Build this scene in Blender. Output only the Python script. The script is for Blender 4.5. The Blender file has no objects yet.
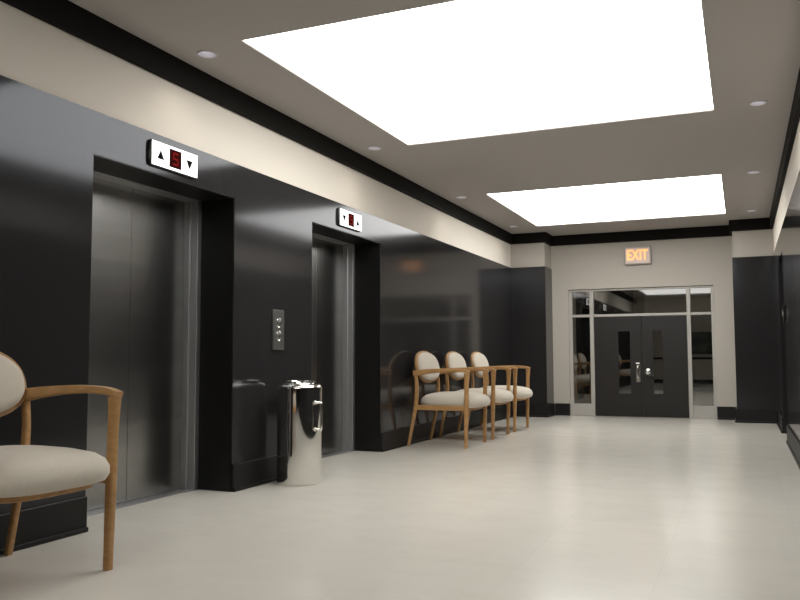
import bpy, bmesh, math
from mathutils import Vector, Matrix
S = bpy.context.scene
COL = S.collection
PI = math.pi

# ------------------------------------------------------------------ materials
def mat(name, col, rough=.5, metal=0., spec=.5, emit=None, estr=0., coat=0., tint=None):
    m = bpy.data.materials.new(name); m.use_nodes = True
    b = m.node_tree.nodes['Principled BSDF']
    b.inputs['Base Color'].default_value = (*col, 1)
    b.inputs['Roughness'].default_value = rough
    b.inputs['Metallic'].default_value = metal
    b.inputs['Specular IOR Level'].default_value = spec
    if tint: b.inputs['Specular Tint'].default_value = (*tint, 1)
    if coat: b.inputs['Coat Weight'].default_value = coat
    if emit:
        b.inputs['Emission Color'].default_value = (*emit, 1)
        b.inputs['Emission Strength'].default_value = estr
    return m
def nd(m, t): return m.node_tree.nodes.new(t)
def lk(m, a, b): m.node_tree.links.new(a, b)
def coords(m, scale=(1, 1, 1), obj=True):
    tc = nd(m, 'ShaderNodeTexCoord'); mp = nd(m, 'ShaderNodeMapping')
    mp.inputs['Scale'].default_value = scale
    lk(m, tc.outputs['Object'], mp.inputs['Vector']); return mp.outputs['Vector']
def noise(m, vec, scale, detail=3, rough=.5):
    n = nd(m, 'ShaderNodeTexNoise'); n.inputs['Scale'].default_value = scale
    n.inputs['Detail'].default_value = detail; n.inputs['Roughness'].default_value = rough
    lk(m, vec, n.inputs['Vector']); return n.outputs['Fac']
def ramp(m, fac, stops):
    r = nd(m, 'ShaderNodeValToRGB'); e = r.color_ramp.elements
    while len(e) < len(stops): e.new(.5)
    for i, (p, c) in enumerate(stops):
        e[i].position = p; e[i].color = (*c, 1) if len(c) == 3 else c
    lk(m, fac, r.inputs['Fac']); return r.outputs['Color']
def maprange(m, fac, a, b, lo=0., hi=1.):
    r = nd(m, 'ShaderNodeMapRange')
    r.inputs['From Min'].default_value = lo; r.inputs['From Max'].default_value = hi
    r.inputs['To Min'].default_value = a; r.inputs['To Max'].default_value = b
    lk(m, fac, r.inputs['Value']); return r.outputs['Result']
def bsdf(m): return m.node_tree.nodes['Principled BSDF']
def bump(m, fac, strength, dist=.002):
    b = nd(m, 'ShaderNodeBump'); b.inputs['Strength'].default_value = strength
    b.inputs['Distance'].default_value = dist
    lk(m, fac, b.inputs['Height']); lk(m, b.outputs['Normal'], bsdf(m).inputs['Normal'])

PANEL = mat('black_lacquer_panel', (.0195, .0187, .0192), .1, 0, .36, tint=(.85, .90, 1))
lk(PANEL, maprange(PANEL, noise(PANEL, coords(PANEL, (1, 1, .6)), 2.5, 4), .09, .13), bsdf(PANEL).inputs['Roughness'])
REVEAL = mat('black_reveal', (.0075, .0072, .0074), .35, 0, .25)
BASE = mat('black_baseboard', (.010, .0092, .0088), .42, 0, .25)
CROWN = mat('dark_crown', (.0085, .0075, .0062), .7, 0, .08)
CREAM = mat('cream_plaster', (.68, .63, .56), .75, 0, .25)
bump(CREAM, noise(CREAM, coords(CREAM), 90, 3), .08)
CREAMSHADE = mat('shaded_cream_plaster', (.425, .392, .348), .75, 0, .2)  # cream plaster darkened, standing in for weaker light on far wall and piers
bump(CREAMSHADE, noise(CREAMSHADE, coords(CREAMSHADE), 90, 3), .08)
CEIL = mat('ceiling_paint', (.44, .412, .392), .8, 0, .2)
bump(CEIL, noise(CEIL, coords(CEIL), 60, 3), .06)
DARKDOOR = mat('dark_door_paint', (.0145, .0128, .012), .4, 0, .35)
FRAME = mat('grey_frame_metal', (.38, .362, .335), .45, 0)
CHROME = mat('chrome', (.86, .85, .82), .045, 1)
NICKEL = mat('bright_nickel', (.85, .84, .82), .12, 1)
DARKMETAL = mat('dark_metal', (.05, .05, .05), .3, 1)
STEEL = mat('brushed_steel', (.34, .34, .335), .32, 1)
n1 = noise(STEEL, coords(STEEL, (1, .5, 14)), 1.0, 1, .3)
lk(STEEL, ramp(STEEL, n1, [(.2, (.32, .32, .315)), (.8, (.40, .40, .392))]), bsdf(STEEL).inputs['Base Color'])
n2 = noise(STEEL, coords(STEEL, (1, .8, .8)), 1.6, 1, .3)
lk(STEEL, maprange(STEEL, n2, .225, .262, .2, .8), bsdf(STEEL).inputs['Roughness'])
JAMB = mat('satin_steel_jamb', (.46, .46, .465), .45, 1)
PLATE = mat('call_plate_steel', (.17, .17, .165), .48, 1)
WOOD = mat('honey_maple', (.50, .235, .075), .38, 0, .4)
v = coords(WOOD, (2.5, 9, 9)); g = noise(WOOD, v, 4, 5, .6)
lk(WOOD, ramp(WOOD, g, [(.3, (.315, .172, .066)), (.55, (.39, .218, .086)), (.75, (.46, .27, .115))]), bsdf(WOOD).inputs['Base Color'])
FABRIC = mat('oatmeal_upholstery', (.50, .455, .385), .9, 0, .15)
f1 = noise(FABRIC, coords(FABRIC), 260, 2)
lk(FABRIC, ramp(FABRIC, f1, [(.35, (.45, .41, .345)), (.65, (.55, .50, .425))]), bsdf(FABRIC).inputs['Base Color'])
bsdf(FABRIC).inputs['Sheen Weight'].default_value = .25
bump(FABRIC, f1, .15)
LIGHT = mat('luminous_panel', (.9, .9, .9), .5, 0, .2, (1, .985, .95), 5.5)
LIGHTDIM = mat('luminous_panel_dimmed', (.9, .9, .9), .5, 0, .2, (1, .985, .95), 3.0)
LAMP = mat('lamp_glow', (.9, .9, .9), .4, 0, .3, (1, .95, .9), 2.2)
CAN = mat('lilac_lens_rim', (.56, .55, .60), .3, .0)
WHITEFACE = mat('backlit_white', (.9, .9, .9), .4, 0, .4, (1, 1, 1), 1.0)
BLACKPL = mat('black_plastic', (.012, .012, .013), .22, 0, .5)
MATTE = mat('matte_black', (.006, .006, .006), .8, 0, .02)
REDBG = mat('red_display', (.012, .001, .001), .8, 0, .02, (.9, .05, .04), .022)
REDSEG = mat('red_segments', (.08, .004, .004), .8, 0, .02, (1, .06, .04), .14)
SIGNBOX = mat('sign_housing', (.42, .39, .36), .5, 0, .3)
SIGNFACE = mat('sign_face', (.62, .52, .47), .4, 0, .3, (1, .62, .45), .04)
SIGNTXT = mat('exit_letters', (.8, .3, .1), .4, 0, .3, (1, .44, .12), 1.25)
PICFRAME = mat('picture_frame', (.03, .027, .022), .4)

FLOOR = mat('pale_vinyl_tile', (.6, .57, .51), .24, 0, .5)
fv = coords(FLOOR)
br = nd(FLOOR, 'ShaderNodeTexBrick'); br.offset = 0; br.inputs['Scale'].default_value = 1
br.inputs['Brick Width'].default_value = .61; br.inputs['Row Height'].default_value = .61
br.inputs['Mortar Size'].default_value = .0016; br.inputs['Mortar Smooth'].default_value = .4
br.inputs['Color1'].default_value = (.595, .57, .515, 1); br.inputs['Color2'].default_value = (.615, .588, .532, 1)
br.inputs['Mortar'].default_value = (.55, .525, .475, 1); br.inputs['Bias'].default_value = 0
lk(FLOOR, fv, br.inputs['Vector'])
fn = noise(FLOOR, coords(FLOOR, (1.2, 1.6, 1)), 2.6, 6, .62)
fm = nd(FLOOR, 'ShaderNodeMix'); fm.data_type = 'RGBA'; fm.blend_type = 'MULTIPLY'; fm.inputs[0].default_value = 1
lk(FLOOR, br.outputs['Color'], fm.inputs[6])
lk(FLOOR, ramp(FLOOR, fn, [(.28, (.95, .945, .94)), (.5, (.985, .982, .977)), (.7, (1, 1, 1))]), fm.inputs[7])
lk(FLOOR, fm.outputs[2], bsdf(FLOOR).inputs['Base Color'])
lk(FLOOR, maprange(FLOOR, fn, .17, .22), bsdf(FLOOR).inputs['Roughness'])

GLASS = bpy.data.materials.new('reflective_dark_glass'); GLASS.use_nodes = True
nt = GLASS.node_tree; nt.nodes.remove(nt.nodes['Principled BSDF'])
gt = nd(GLASS, 'ShaderNodeBsdfTransparent'); gt.inputs['Color'].default_value = (.72, .72, .70, 1)
gg = nd(GLASS, 'ShaderNodeBsdfGlossy'); gg.inputs['Roughness'].default_value = .02
gm = nd(GLASS, 'ShaderNodeMixShader'); gm.inputs['Fac'].default_value = .17
lk(GLASS, gt.outputs[0], gm.inputs[1]); lk(GLASS, gg.outputs[0], gm.inputs[2])
lk(GLASS, gm.outputs[0], nt.nodes['Material Output'].inputs['Surface'])

PAINTING = mat('green_landscape', (.05, .07, .05), .5)
pn = noise(PAINTING, coords(PAINTING, (1, 1, 2)), 2.4, 5)
lk(PAINTING, ramp(PAINTING, pn, [(.35, (.010, .016, .012)), (.5, (.035, .05, .034)), (.7, (.14, .16, .13))]), bsdf(PAINTING).inputs['Base Color'])

# ------------------------------------------------------------------ mesh helpers
def link(name, bm, m, parent=None, smooth=False, loc=None, kind=None, label=None):
    bmesh.ops.recalc_face_normals(bm, faces=bm.faces)
    me = bpy.data.meshes.new(name); bm.to_mesh(me); bm.free()
    for mm in (m if isinstance(m, (list, tuple)) else [m]): me.materials.append(mm)
    if smooth:
        for p in me.polygons: p.use_smooth = True
        try: me.set_sharp_from_angle(angle=math.radians(40))
        except Exception: pass
    o = bpy.data.objects.new(name, me); COL.objects.link(o)
    if parent: o.parent = parent
    if loc: o.location = loc
    if kind: o['kind'] = kind
    if label: o['label'] = label
    return o
def struct(name, bm, m, parent=None, **k): return link(name, bm, m, parent, kind=None if parent else 'structure', **k)
def thing(name, label, cat, loc, group=None, rz=0):
    o = bpy.data.objects.new(name, None); COL.objects.link(o)
    o.empty_display_size = .1; o.location = loc; o.rotation_euler = (0, 0, rz)
    o['label'] = label; o['category'] = cat
    if group: o['group'] = group
    return o
def copy_tree(o, parent=None):
    c = o.copy(); COL.objects.link(c)
    if parent: c.parent = parent
    for ch in list(o.children): copy_tree(ch, c)
    return c
def box(bm, x0, x1, y0, y1, z0, z1, bev=0, seg=2):
    r = bmesh.ops.create_cube(bm, size=1)
    for vv in r['verts']:
        vv.co = Vector(((x0+x1)/2 + vv.co.x*(x1-x0), (y0+y1)/2 + vv.co.y*(y1-y0), (z0+z1)/2 + vv.co.z*(z1-z0)))
    if bev:
        es = list({e for vv in r['verts'] for e in vv.link_edges})
        bmesh.ops.bevel(bm, geom=es, offset=bev, segments=seg, affect='EDGES', profile=.5)
    return bm
def B(*a, **k): return box(bmesh.new(), *a, **k)
def loft(bm, rings, cap=True, close=True):
    vs = [[bm.verts.new(p) for p in r] for r in rings]
    n = len(vs[0])
    for a, b in zip(vs, vs[1:]):
        for i in range(n if close else n-1):
            j = (i+1) % n
            bm.faces.new((a[i], a[j], b[j], b[i]))
    if cap:
        bm.faces.new(vs[0]); bm.faces.new(vs[-1])
    return bm
def lathe(bm, prof, seg=48, cx=0, cy=0, cap=True):
    rings = [[(cx + r*math.cos(2*PI*i/seg), cy + r*math.sin(2*PI*i/seg), z) for i in range(seg)] for r, z in prof]
    return loft(bm, rings, cap)
def tube(bm, pts, r, seg=12):
    pts = [Vector(p) for p in pts]; rings = []
    up = Vector((0, 0, 1)); prev = None
    for i, p in enumerate(pts):
        t = (pts[min(i+1, len(pts)-1)] - pts[max(i-1, 0)]).normalized()
        if prev is None:
            a = up if abs(t.z) < .9 else Vector((1, 0, 0))
            nrm = (a - t*a.dot(t)).normalized()
        else: nrm = (prev - t*prev.dot(t)).normalized()
        prev = nrm; bn = t.cross(nrm)
        rings.append([p + (nrm*math.cos(2*PI*k/seg) + bn*math.sin(2*PI*k/seg))*r for k in range(seg)])
    return loft(bm, rings)
def smooth_path(pts, n=5):
    """Catmull-Rom through tuples of any length"""
    out = []; P = [pts[0]] + list(pts) + [pts[-1]]
    for i in range(1, len(P)-2):
        for k in range(n):
            t = k/n; a, b, c, d = P[i-1], P[i], P[i+1], P[i+2]
            out.append(tuple(.5*(2*q1 + (q2-q0)*t + (2*q0-5*q1+4*q2-q3)*t*t + (3*q1-q0-3*q2+q3)*t**3) for q0, q1, q2, q3 in zip(a, b, c, d)))
    out.append(tuple(pts[-1])); return out
def bar(bm, pts, yw, rnd=.28):
    """bent bar in the x-z plane: pts (x, z, thickness, y centre); yw its width in y; rounded-rectangle section"""
    rings = []
    for i, (x, z, th, yc) in enumerate(pts):
        x0, z0 = pts[max(i-1, 0)][:2]; x1, z1 = pts[min(i+1, len(pts)-1)][:2]
        L = math.hypot(x1-x0, z1-z0); nx, nz = -(z1-z0)/L, (x1-x0)/L
        c = rnd*min(th, yw); ring = []
        for sx, sy, in ((1, 1), (-1, 1), (-1, -1), (1, -1)):
            cu, cv = sx*(th/2-c), sy*(yw/2-c)
            a0 = {(1, 1): 0, (-1, 1): PI/2, (-1, -1): PI, (1, -1): 1.5*PI}[(sx, sy)]
            for k in range(4):
                a = a0 + k/3*PI/2
                u, w = cu + c*math.cos(a), cv + c*math.sin(a)
                ring.append((x + nx*u, yc + w, z + nz*u))
        rings.append(ring)
    return loft(bm, rings)
def superell(a, b, e, n=56):
    r = []
    for i in range(n):
        t = 2*PI*i/n; c, s = math.cos(t), math.sin(t)
        r.append((a*math.copysign(abs(c)**(2/e), c), b*math.copysign(abs(s)**(2/e), s)))
    return r

# ------------------------------------------------------------------ dimensions (fitted to the photograph)
XR, YC, YF, H, ZC, ZK, ZO = 3.8756, 12.675, 13.166, 2.958, 2.4056, 2.793, 2.15
Y0, YB = -3.2, 23.3
OPEN = [(3.5076, 4.9151), (6.0783, 7.5159)]
RO = (9.98, 11.12)
KD = .04
XCL, XCR = .5576, 3.3323
FX0, FX1, FZ = .8234, 3.0516, 2.0533
TH = .5

# floor
struct('floor', B(-TH, XR+TH, Y0-.2, YB+.2, -.2, 0), FLOOR)

# --- left wall: lacquered panels with two lift openings, plaster band above
bm = bmesh.new()
ys = [Y0] + [q for ab in OPEN for q in ab] + [YC]
for k in range(0, len(ys), 2): box(bm, -TH, 0, ys[k], ys[k+1], 0, ZC)
for a, b in OPEN: box(bm, -TH, 0, a, b, ZO, ZC)
wl = struct('wall_left', bm, PANEL)
struct('plaster_band', B(-TH, -.012, Y0, YC+.02, ZC, H+.1), CREAM, wl)
for a, b in OPEN:
    bm = bmesh.new(); t = .006
    box(bm, -.29, -.004, a, a+t, 0, ZO); box(bm, -.29, -.004, b-t, b, 0, ZO); box(bm, -.29, -.004, a, b, ZO-t, ZO)
    struct('reveal_lining', bm, REVEAL, wl)
# baseboards with shoe moulding
def base_y(bm, x, s, y0, y1, h=.195):      # runs along y on a wall face at x, projecting to s
    box(bm, min(x, x+s*.018), max(x, x+s*.018), y0, y1, 0, h, .003, 1)
    box(bm, min(x, x+s*.032), max(x, x+s*.032), y0, y1, 0, .028, .006, 2)
def base_x(bm, y, x0, x1, h=.195):          # runs along x on a wall face at y, projecting towards -y
    box(bm, x0, x1, y-.018, y, 0, h, .003, 1); box(bm, x0, x1, y-.032, y, 0, .028, .006, 2)
bm = bmesh.new()
for k in range(0, len(ys), 2): base_y(bm, 0, 1, ys[k]-(.0 if k == 0 else .0), ys[k+1]-(.035 if k == 4 else 0))
struct('baseboard_left', bm, BASE)

# --- right wall
bm = bmesh.new()
box(bm, XR, XR+TH, Y0, RO[0], 0, ZC); box(bm, XR, XR+TH, RO[1], YC, 0, ZC); box(bm, XR, XR+TH, RO[0], RO[1], ZO, ZC)
wr = struct('wall_right', bm, PANEL)
struct('plaster_band', B(XR+.012, XR+TH, Y0, YC+.02, ZC, H+.1), CREAM, wr)
bm = bmesh.new()
base_y(bm, XR, -1, Y0, RO[0]); base_y(bm, XR, -1, RO[1], YC-.035)
struct('baseboard_right', bm, BASE)
struct('door_5', B(XR+.30, XR+.345, RO[0], RO[1], 0, ZO), DARKDOOR)
bm = bmesh.new()
box(bm, XR+.25, XR+.30, RO[0], RO[0]+.05, 0, ZO); box(bm, XR+.25, XR+.30, RO[1]-.05, RO[1], 0, ZO); box(bm, XR+.25, XR+.30, RO[0]+.05, RO[1]-.05, ZO-.05, ZO)
struct('trim_4', bm, REVEAL)

# --- far wall with its two projecting piers and the opening for the door screen
bm = bmesh.new(); T2 = .16
box(bm, -TH, FX0, YF, YF+T2, 0, H+.1); box(bm, FX1, XR+TH, YF, YF+T2, 0, H+.1); box(bm, FX0, FX1, YF, YF+T2, FZ, H+.1)
wf = struct('wall_far', bm, CREAMSHADE)
bm = bmesh.new(); box(bm, -TH, XCL, YC, YF, 0, ZC); box(bm, XCR, XR+TH, YC, YF, 0, ZC)
struct('pier_panels', bm, PANEL, wf)
bm = bmesh.new(); box(bm, -TH, XCL-.012, YC+.012, YF, ZC, H+.1); box(bm, XCR+.012, XR+TH, YC+.012, YF, ZC, H+.1)
struct('pier_plaster', bm, CREAMSHADE, wf)
bm = bmesh.new()
base_x(bm, YC, .0, XCL+.02); base_y(bm, XCL, 1, YC, YF-.03); base_x(bm, YF, XCL+.02, FX0)
base_x(bm, YC, XCR-.02, XR); base_y(bm, XCR, -1, YC, YF-.03); base_x(bm, YF, FX1, XCR-.02)
struct('baseboard_far', bm, BASE)
# --- wall behind the camera
wb = struct('wall_back', B(-TH, XR+TH, Y0-.2, Y0, 0, ZC), PANEL)
struct('plaster_band', B(-TH, XR+TH, Y0-.2, Y0-.012, ZC, H+.1), CREAM, wb)

# --- crown moulding (dark band under the ceiling)
def crown(bm, pts):
    # pts: corner list in plan, projecting inside; simple stepped band
    for (x0, y0), (x1, y1), (nx, ny) in pts:
        for d, z0, z1 in ((KD, ZK, H),):
            xa, xb = sorted((x0, x1)); ya, yb = sorted((y0, y1))
            if nx: xa, xb = (x0, x0+d) if nx > 0 else (x0-d, x0)
            if ny: ya, yb = (y0, y0+d) if ny > 0 else (y0-d, y0)
            box(bm, xa, xb, ya, yb, z0, z1)
def crown_obj(name, pts):
    bm = bmesh.new(); crown(bm, pts); struct(name, bm, CROWN)
crown_obj('trim_1', [((-.012, Y0), (-.012, YC+.012), (1, 0))])
crown_obj('trim_2', [((XR+.012, Y0), (XR+.012, YC+.012), (-1, 0))])
crown_obj('trim_3', [((-.012+KD, YC+.012), (XCL-.012+KD, YC+.012), (0, -1)), ((XCL-.012, YC+.012), (XCL-.012, YF), (1, 0)),
                     ((XCL-.012+KD, YF), (XCR+.012-KD, YF), (0, -1)),
                     ((XCR+.012, YC+.012), (XCR+.012, YF), (-1, 0)), ((XCR+.012-KD, YC+.012), (XR+.012-KD, YC+.012), (0, -1))])

# --- ceiling with openings cut for light panels and downlights
SKY = [(-1.095, 1.652), (4.1269, 6.8736), (9.3744, 12.0619)]
SX0, SX1 = .5794, 3.273
DL = [(.25, y) for y in (1.63, 4.227, 6.832, 9.413, 11.90)] + [(3.60, y) for y in (1.63, 4.2, 6.801, 9.4, 11.93)]
def cut(o, cutter_bm):
    c = link('cutter', cutter_bm, CEIL)
    md = o.modifiers.new('b', 'BOOLEAN'); md.operation = 'DIFFERENCE'; md.solver = 'EXACT'; md.object = c
    dg = bpy.context.evaluated_depsgraph_get(); me = bpy.data.meshes.new_from_object(o.evaluated_get(dg))
    o.modifiers.clear(); old = o.data; o.data = me; bpy.data.meshes.remove(old)
    cm = c.data; bpy.data.objects.remove(c); bpy.data.meshes.remove(cm)
bm = B(-TH, XR+TH, Y0-.2, YF, H, H+.16)
ceiling = struct('ceiling', bm, CEIL)
cb = bmesh.new()
for a, b in SKY: box(cb, SX0, SX1, a, b, H-.1, H+.10)
for x, y in DL: lathe(cb, [(.056, H-.1), (.056, H+.10)], 32, x, y)
cut(ceiling, cb)
SKYL = ['huge square backlit ceiling panel behind the viewpoint',
        'large white luminous ceiling panel nearest the viewer, above the two elevators',
        'smaller looking white luminous ceiling panel farther off, near the exit sign']
for (a, b), lb in zip(SKY, SKYL):
    t = thing('ceiling_light_panel', lb, 'ceiling light', ((SX0+SX1)/2, (a+b)/2, H), 'luminous ceiling panels')
    hx, hy = (SX1-SX0)/2, (b-a)/2
    link('diffuser', B(-hx+.004, hx-.004, -hy+.004, hy-.004, .012, .04), LIGHTDIM if b < 3 else LIGHT, t)
    bm = bmesh.new()
    box(bm, -hx, -hx+.004, -hy, hy, .001, .04); box(bm, hx-.004, hx, -hy, hy, .001, .04)
    box(bm, -hx, hx, -hy, -hy+.004, .001, .04); box(bm, -hx, hx, hy-.004, hy, .001, .04)
    link('edge_frame', bm, CEIL, t)
DLL = ['small round downlight by left wall behind the viewpoint', 'largest looking round downlight, top left above the first elevator indicator',
       'round downlight on left side beside the far corner of the large light panel', 'faint round downlight on left side between the two light panels',
       'tiny round downlight at far left ceiling corner beside the smaller light panel',
       'small round downlight by right wall behind the viewpoint', 'round downlight by right wall just out of frame',
       'round downlight on right side ceiling near the large light panel', 'faint round downlight on right side level with the smaller light panel',
       'tiny round downlight at far right ceiling corner by the crown moulding']
proto = None
for (x, y), lb in zip(DL, DLL):
    if proto is None:
        t = proto = thing('recessed_downlight', lb, 'ceiling light', (x, y, H), 'recessed ceiling downlights')
        bm = bmesh.new()
        prof = [(.0545, .02), (.0545, -.003), (.058, -.007), (.066, -.006), (.068, -.0005)]
        lathe(bm, prof, 40, cap=False); link('trim_ring', bm, CAN, t, True)
        bm = bmesh.new(); lathe(bm, [(.0545, .0), (.05, .03), (.04, .058), (.03, .066)], 40, cap=False); link('reflector', bm, CAN, t, True)
        bm = bmesh.new(); lathe(bm, [(.045, .052), (.042, .046), (.02, .040), (.004, .039)], 32); link('lamp', bm, LAMP, t, True)
    else:
        t = copy_tree(proto); t.location = (x, y, H); t['label'] = lb
    ld = bpy.data.lights.new('downlight_beam', 'SPOT'); ld.energy = 2.0; ld.color = (1, .90, .76)
    ld.spot_size = math.radians(118); ld.spot_blend = .9; ld.shadow_soft_size = .04
    lo = bpy.data.objects.new('downlight_beam', ld); COL.objects.link(lo); lo.parent = t; lo.location = (0, 0, -.012)

# ------------------------------------------------------------------ elevator doors (doors 3 and 4)
for k, (a, b) in enumerate(OPEN):
    yc = 4.28 if k == 0 else (a+b)/2+.07; jw = .052
    bm = bmesh.new()
    for s0, s1 in ((a, a+jw), (b-jw, b)):
        box(bm, -.44, -.29, s0, s1, 0, ZO, .003, 1)
    for s0, s1 in ((a+jw, a+jw+.022), (b-jw-.022, b-jw)): box(bm, -.44, -.345, s0, s1, 0, ZO-.03, .003, 1)
    box(bm, -.44, -.29, a+jw, b-jw, ZO-.016, ZO, .003, 1)
    dr = struct('door_%d' % (3+k), bm, JAMB)
    for s0, s1 in ((a+jw+.022, yc-.002), (yc+.002, b-jw-.022)):
        struct('sliding_panel', B(-.42, -.395, s0, s1, .008, ZO-.016, .0025, 1), STEEL, dr)
    struct('sill_plate', B(-.44, -.30, a+jw, b-jw, 0, .005), JAMB, dr)

# ------------------------------------------------------------------ floor indicators over the elevators
def arrow(bm, yc, zc, s, x, up):
    d = 1 if up else -1
    pts = [(-s*.62, -s*.5*d), (s*.62, -s*.5*d), (0, s*.6*d)]
    loft(bm, [[(x, yc+p, zc+q) for p, q in pts], [(x+.0015, yc+p, zc+q) for p, q in pts]])
def digit(bm, yc, zc, w, h, x, segs):
    t = w*.2; g = .0
    R = {'a': (-w/2, w/2, h/2-t, h/2), 'g': (-w/2, w/2, -t/2, t/2), 'd': (-w/2, w/2, -h/2, -h/2+t),
         'f': (-w/2, -w/2+t, 0, h/2), 'b': (w/2-t, w/2, 0, h/2), 'e': (-w/2, -w/2+t, -h/2, 0), 'c': (w/2-t, w/2, -h/2, 0)}
    for s in segs:
        a, b, c, d = R[s]; box(bm, x, x+.001, yc+a, yc+b, zc+c, zc+d)
for k, ((a, b), lb, sg) in enumerate(zip(OPEN, ('white lit floor indicator with red digit above the nearer elevator', 'white lit floor indicator above the second elevator behind the bin'), ('afgcd', 'afgcd'))):
    yc = (a+b)/2
    t = thing('floor_indicator', lb, 'elevator indicator', (0, yc-.006, 2.273), 'elevator floor indicators')
    W, Hh, D = .242, .087, .022
    # housing: rounded corners in the wall plane, chamfered edge
    def ring(w, h, x, r=.035):
        out = []
        for sy, sz, a0 in ((1, 1, 0), (-1, 1, PI/2), (-1, -1, PI), (1, -1, 1.5*PI)):
            for q in range(6):
                an = a0 + q/5*PI/2; out.append((x, sy*(w-r)+r*math.cos(an), sz*(h-r)+r*math.sin(an)))
        return out
    bm = bmesh.new(); loft(bm, [ring(W, Hh, 0), ring(W, Hh, D*.55), ring(W-.003, Hh-.003, D*.85), ring(W-.008, Hh-.006, D)])
    link('housing', bm, BLACKPL, t, True)
    link('face', B(D, D+.002, -W+.014, W-.010, -Hh+.009, Hh-.009), WHITEFACE, t)
    for up, off in ((k == 0, -.145), (k != 0, .145)):
        bm = bmesh.new(); arrow(bm, off, -.004, .054, D+.002, up); link('arrow', bm, MATTE, t)
    dp = link('display', B(D+.002, D+.0035, -.060, .060, -.060, .060), REDBG, t)
    bm = bmesh.new(); digit(bm, .0, 0, .056, .085, D+.0035, sg); link('digit', bm, REDSEG, dp)

# ------------------------------------------------------------------ call button plate on the pier between the lifts
t = thing('call_button_plate', 'small steel plate with two round call buttons between the elevators', 'call button', (0, 5.512, 1.188))
link('plate', B(-.003, .02, -.082, .082, -.16, .16, .004, 2), PLATE, t)
for z in (.055, -.05):
    bm = bmesh.new(); lathe(bm, [(.040, 0), (.040, .004), (.036, .006), (.031, .004), (.030, 0)], 32)
    bm.transform(Matrix.Rotation(PI/2, 4, 'Y'))
    bmesh.ops.translate(bm, verts=bm.verts, vec=(.02, 0, z)); rg = link('button', bm, NICKEL, t, True)
    bm = bmesh.new(); lathe(bm, [(.029, 0), (.029, .005), (.026, .0075), (.004, .008)], 32)
    bm.transform(Matrix.Rotation(PI/2, 4, 'Y')); bmesh.ops.translate(bm, verts=bm.verts, vec=(.02, 0, z))
    link('button_cap', bm, PLATE, rg, True)
    # small raised arrow on the cap
    bm = bmesh.new(); d = 1 if z > 0 else -1
    pts = [(-.013, -.010*d), (.013, -.010*d), (0, .013*d)]
    loft(bm, [[(.028, p, z+q) for p, q in pts], [(.0295, p, z+q) for p, q in pts]]); link('button_arrow', bm, NICKEL, rg)
t = thing('call_button_plate', 'narrow call plate on the right wall before the dark doorway, seen edge on', 'call button', (XR, 9.80, 1.43))
link('plate', B(-.022, .003, -.06, .06, -.10, .10, .004, 2), BLACKPL, t)
bm = bmesh.new(); lathe(bm, [(.032, 0), (.032, .006), (.028, .009), (.004, .009)], 28)
bm.transform(Matrix.Rotation(-PI/2, 4, 'Y')); bmesh.ops.translate(bm, verts=bm.verts, vec=(-.022, 0, .01)); link('button', bm, NICKEL, t, True)

# ------------------------------------------------------------------ chrome litter bin
t = thing('litter_bin', 'polished chrome cylindrical litter bin with side handle between the elevators', 'trash bin', (.250, 5.452, 0))
R = .172
bm = bmesh.new()
lathe(bm, [(.10, .0), (R-.006, 0), (R, .006), (R, .35), (R, .72)], 72)
link('body', bm, CHROME, t, True)
bm = bmesh.new()
prof = [(R-.004, .720), (R+.002, .722), (R+.002, .728)]
prof += [(R-.045+.047*math.cos(a), .730+.036*math.sin(a)) for a in [i/6*PI/2 for i in range(7)]]
prof += [(.118, .770), (.115, .782), (.107, .785), (.101, .779), (.101, .735), (.004, .73)]
lathe(bm, prof, 72); lid = link('lid', bm, CHROME, t, True)
ang = math.radians(-14)
dx, dy = math.cos(ang), math.sin(ang)
hp = smooth_path([(dx*(R-.004), dy*(R-.004), .622), (dx*(R+.044), dy*(R+.044), .622), (dx*(R+.055), dy*(R+.055), .611), (dx*(R+.055), dy*(R+.055), .52),
                  (dx*(R+.055), dy*(R+.055), .431), (dx*(R+.044), dy*(R+.044), .420), (dx*(R-.004), dy*(R-.004), .420)], 4)
bm = bmesh.new(); tube(bm, hp, .009); hd = link('handle', bm, CHROME, t, True)
for z in (.622, .420):
    bm = bmesh.new(); tube(bm, [(dx*(R-.003), dy*(R-.003), z), (dx*(R+.006), dy*(R+.006), z)], .017, 20); link('mounting_rosette', bm, CHROME, hd, True)

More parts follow.
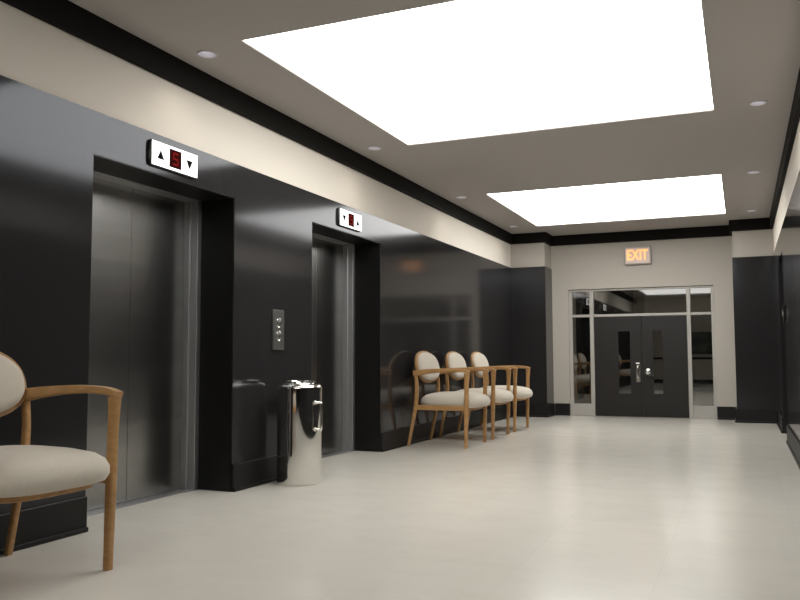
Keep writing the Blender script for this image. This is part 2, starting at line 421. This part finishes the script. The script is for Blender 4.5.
# ------------------------------------------------------------------ armchairs
def make_chair():
    t = thing('armchair', 'x', 'chair', (.40, 0, 0), 'wooden armchairs with oatmeal seats')
    X = -.40
    for s in (-1, 1):
        yy = s*.334
        p = smooth_path([(X+.715, 0, .034, yy), (X+.719, .20, .040, yy), (X+.723, .40, .046, yy), (X+.728, .62, .044, yy), (X+.733, .74, .052, yy), (X+.732, .790, .062, yy)], 4)
        bm = bmesh.new(); bar(bm, p, .040); link('leg', bm, WOOD, t, True)
        p = smooth_path([(X+.060, 0, .028, yy), (X+.108, .24, .034, yy), (X+.145, .43, .042, yy), (X+.160, .62, .038, yy), (X+.152, .74, .036, yy), (X+.148, .80, .034, yy)], 4)
        bm = bmesh.new(); bar(bm, p, .034); link('leg', bm, WOOD, t, True)
        p = smooth_path([(X+.125, .785, .062, yy), (X+.17, .791, .062, yy), (X+.28, .806, .052, yy), (X+.45, .820, .042, yy), (X+.60, .822, .036, yy), (X+.70, .815, .034, yy), (X+.760, .800, .030, yy)], 5)
        bm = bmesh.new(); bar(bm, p, .050, .2); link('armrest', bm, WOOD, t, True)
    # seat rail
    def seat_ring(a, b, z, e=3.6, cx=.475):
        o = []
        for x, y in superell(a, b, e):
            k = 1 + .05*(x/a)             # a little wider at the front
            o.append((X+cx+x, y*k, z))
        return o
    bm = bmesh.new(); loft(bm, [seat_ring(.300, .270, .392, cx=.46), seat_ring(.304, .274, .396, cx=.46), seat_ring(.304, .274, .424, cx=.46), seat_ring(.300, .270, .428, cx=.46)])
    for s in (-1, 1): box(bm, X+.150, X+.722, s*.334-.014, s*.334+.014, .392, .446, .004, 1)
    link('seat_rail', bm, WOOD, t, True)
    bm = bmesh.new()
    R_ = [(.318, .272, .420), (.342, .296, .428), (.358, .310, .456), (.357, .309, .488), (.340, .294, .520), (.308, .258, .545), (.25, .212, .563), (.165, .14, .575), (.06, .05, .579)]
    loft(bm, [seat_ring(a, b, z, 3.6 if i < 6 else 2.6, .487) for i, (a, b, z) in enumerate(R_)])
    link('seat', bm, FABRIC, t, True)
    # backrest: oval, leaning back, wooden shell with upholstered pad
    zc, hz, hy = .853, .182, .324; lean = math.radians(13)
    ca, sa = math.cos(lean), math.sin(lean)
    def back_ring(w, h, d, e=2.35):
        o = []
        for yv, zv in superell(w, h, e):
            yv *= 1 - .05*(zv/hz)
            dd = d + .10*(yv**2)         # gently wrapped around the sitter
            o.append((X+.140 + dd*ca - zv*sa, yv, zc + zv*ca + dd*sa))
        return o
    bm = bmesh.new(); loft(bm, [back_ring(hy-.03, hz-.03, -.016), back_ring(hy-.004, hz-.004, -.013), back_ring(hy, hz, -.004), back_ring(hy, hz, .010), back_ring(hy-.006, hz-.006, .016), back_ring(hy-.024, hz-.022, .014)])
    link('backrest_shell', bm, WOOD, t, True)
    bm = bmesh.new(); loft(bm, [back_ring(hy-.026, hz-.024, .012), back_ring(hy-.022, hz-.020, .026), back_ring(hy-.034, hz-.030, .042), back_ring(hy-.075, hz-.054, .055), back_ring(hy-.16, hz-.10, .062), back_ring(.04, .03, .064)])
    link('backrest', bm, FABRIC, t, True)
    return t
chair = make_chair()
CH = [(2.600, 'wooden armchair with oatmeal seat in left foreground, cut off by the frame edge'),
      (8.452, 'nearest of the three armchairs in a row, just past the second elevator'),
      (9.440, 'middle armchair of the row of three along the dark wall'),
      (10.420, 'farthest of the three armchairs in a row, nearest the far pier')]
for i, (y, lb) in enumerate(CH):
    c = chair if i == 0 else copy_tree(chair)
    c.location = (.40, y, 0); c['label'] = lb
    if i == 0: c.location = (0.3865, 2.6024, 0); c.rotation_euler = (0, 0, math.radians(-2.0))
    else: c.rotation_euler = (0, 0, 0)

# ------------------------------------------------------------------ far door screen
FY0, FY1 = YF+.028, YF+.10
ML, MR, TB = (1.160, 1.222), (2.650, 2.708), (1.598, 1.640)
bm = bmesh.new()
box(bm, FX0, FX0+.055, FY0, FY1, 0, FZ-.006, .004, 1); box(bm, FX1-.045, FX1, FY0, FY1, 0, FZ-.006, .004, 1)
box(bm, FX0+.055, FX1-.045, FY0, FY1, FZ-.036, FZ-.006, .004, 1)
for a, b in (ML, MR): box(bm, a, b, FY0-.006, FY1, 0, FZ-.036, .004, 1)
box(bm, FX0+.055, FX1-.045, FY0-.003, FY1, TB[0], TB[1], .004, 1)
box(bm, FX0+.055, ML[0], FY0+.004, FY1, 0, .195, .004, 1); box(bm, MR[1], FX1-.045, FY0+.004, FY1, 0, .195, .004, 1)
struct('trim_5', bm, FRAME)
GY0, GY1 = FY0+.030, FY0+.036
panes = [(FX0+.055, ML[0], .195, TB[0]), (MR[1], FX1-.045, .195, TB[0]), (FX0+.055, ML[0], TB[1], FZ-.036), (ML[1], MR[0], TB[1], FZ-.036), (MR[1], FX1-.045, TB[1], FZ-.036)]
for i, (a, b, c, d) in enumerate(panes): struct('window_%d' % (i+1), B(a, b, GY0, GY1, c, d), GLASS)
DM = (ML[1]+MR[0])/2 + .03
for k, (a, b, w0, w1) in enumerate(((ML[1]+.004, DM-.002, 1.600, 1.785), (DM+.002, MR[0]-.004, 2.135, 2.275))):
    z0, z1 = .370, 1.362
    bm = bmesh.new(); y0, y1 = FY0+.012, FY0+.055; zt = TB[0]-.004
    box(bm, a, w0, y0, y1, .008, zt); box(bm, w1, b, y0, y1, .008, zt); box(bm, w0, w1, y0, y1, .008, z0); box(bm, w0, w1, y0, y1, z1, zt)
    d = struct('door_%d' % (k+1), bm, DARKDOOR)
    struct('glass_pane', B(w0, w1, y0+.018, y0+.024, z0, z1), GLASS, d)
    if k == 0:
        hb = bmesh.new(); box(hb, 1.868, 1.932, y0-.010, y0, .555, .855, .004, 2); h = struct('handle_plate', hb, NICKEL, d)
        hb = bmesh.new()
        tube(hb, smooth_path([(1.90, y0-.008, .80), (1.90, y0-.045, .80), (1.90, y0-.062, .78), (1.90, y0-.062, .64), (1.90, y0-.045, .615), (1.90, y0-.008, .615)], 3), .014); struct('pull_grip', hb, NICKEL, h, smooth=True)
    else:
        hb = bmesh.new(); lathe(hb, [(.046, 0), (.046, .006), (.040, .010), (.016, .012), (.014, .034), (.034, .044), (.040, .060), (.030, .072), (.004, .076)], 32)
        hb.transform(Matrix.Rotation(PI/2, 4, 'X')); bmesh.ops.translate(hb, verts=hb.verts, vec=(2.050, y0, .715)); h = struct('door_knob', hb, NICKEL, d, smooth=True)
        hb = bmesh.new(); box(hb, 2.06, 2.16, y0-.04, y0-.022, .635, .66, .004, 2); box(hb, 2.055, 2.078, y0-.03, y0, .625, .67, .004, 2); struct('lever', hb, DARKMETAL, d)

# exit sign
t = thing('exit_sign', 'glowing orange EXIT sign in a pale grey box above the double doors', 'exit sign', (1.943, YF, 2.557))
link('housing', B(-.2, .2, -.06, 0, -.138, .138, .008, 2), SIGNBOX, t)
link('face', B(-.183, .183, -.063, -.058, -.12, .12), SIGNFACE, t)
cu = bpy.data.curves.new('exit_text', 'FONT'); cu.body = 'EXIT'; cu.size = .205; cu.extrude = .002; cu.align_x = 'CENTER'; cu.align_y = 'CENTER'; cu.offset = .004
to = bpy.data.objects.new('tmp', cu); COL.objects.link(to)
dg = bpy.context.evaluated_depsgraph_get(); me = bpy.data.meshes.new_from_object(to.evaluated_get(dg))
bpy.data.objects.remove(to); bpy.data.curves.remove(cu)
me.transform(Matrix.Rotation(PI/2, 4, 'X')); me.transform(Matrix.Scale(.66, 4, (1, 0, 0)) if False else Matrix.Identity(4))
xs = [vv.co.x for vv in me.vertices]; zs = [vv.co.z for vv in me.vertices]
for vv in me.vertices:
    vv.co.x = (vv.co.x-(min(xs)+max(xs))/2)*.32/(max(xs)-min(xs)); vv.co.z = (vv.co.z-(min(zs)+max(zs))/2)*.165/(max(zs)-min(zs)) + .012
    vv.co.y -= .065
me.materials.clear(); me.materials.append(SIGNTXT)
lo = bpy.data.objects.new('lettering', me); COL.objects.link(lo); lo.parent = t

# ------------------------------------------------------------------ room beyond the glass
YH = YF+T2
struct('wall_hall', B(-TH, XR+TH, YB, YB+.2, 0, H+.1), CREAM)
struct('wall_hall_left', B(-TH-.2, -TH, YH, YB, 0, H+.1), CREAM)
struct('wall_hall_right', B(XR+TH, XR+TH+.2, YH, YB, 0, H+.1), CREAM)
struct('wall_hall_recess', B(-TH, .95, 20.8, YB, 0, H+.1), PANEL)
struct('ceiling_hall', B(-TH-.2, XR+TH+.2, YH, YB+.2, H, H+.16), CEIL)
bm = bmesh.new(); box(bm, .95, XR+TH, YB-.02, YB, 0, .31)
struct('baseboard_hall', bm, BASE)
t = thing('framed_picture', 'wide dark green landscape picture on the hall wall seen through right sidelight', 'picture', (2.6, YB, 1.30))
link('frame', B(-.62, .62, -.03, 0, -.30, .30, .005, 1), PICFRAME, t)
link('canvas', B(-.57, .57, -.034, -.028, -.25, .25), PAINTING, t)
struct('trim_6', B(.95, XR+TH, YB-.03, YB, .86, .92), CROWN)
t = thing('hall_fill_light', 'added fill light, out of view, for the hall beyond the double doors', 'ceiling light', (2.4, 18, H))  # unseen lamp added to brighten the hall behind the glass
link('housing', B(-.6, .6, -1.2, 1.2, -.03, 0), SIGNBOX, t); link('diffuser', B(-.57, .57, -1.17, 1.17, -.036, -.028), LIGHT, t)

# ------------------------------------------------------------------ camera, world, view
cam = bpy.data.cameras.new('camera'); co = bpy.data.objects.new('camera', cam); COL.objects.link(co)
cam.sensor_width = 36; cam.lens = 800.42*36/800; cam.clip_start = .05
ya, pi_, ro = .4026, .0698, -.0029
fw = Vector((-math.sin(ya)*math.cos(pi_), math.cos(ya)*math.cos(pi_), math.sin(pi_)))
r = Vector((math.cos(ya), math.sin(ya), 0)); u = r.cross(fw)
r2 = r*math.cos(ro) + u*math.sin(ro); u2 = -r*math.sin(ro) + u*math.cos(ro)
M = Matrix((r2, u2, -fw)).transposed().to_4x4(); M.translation = (3.4212, 0, .976)
co.matrix_world = M
S.camera = co
w = bpy.data.worlds.new('world'); S.world = w; w.use_nodes = True
w.node_tree.nodes['Background'].inputs['Color'].default_value = (.5, .5, .5, 1)
w.node_tree.nodes['Background'].inputs['Strength'].default_value = .02
S.view_settings.view_transform = 'Standard'; S.view_settings.look = 'None'
S.view_settings.exposure = 0; S.view_settings.gamma = 1; S.view_settings.use_curve_mapping = False
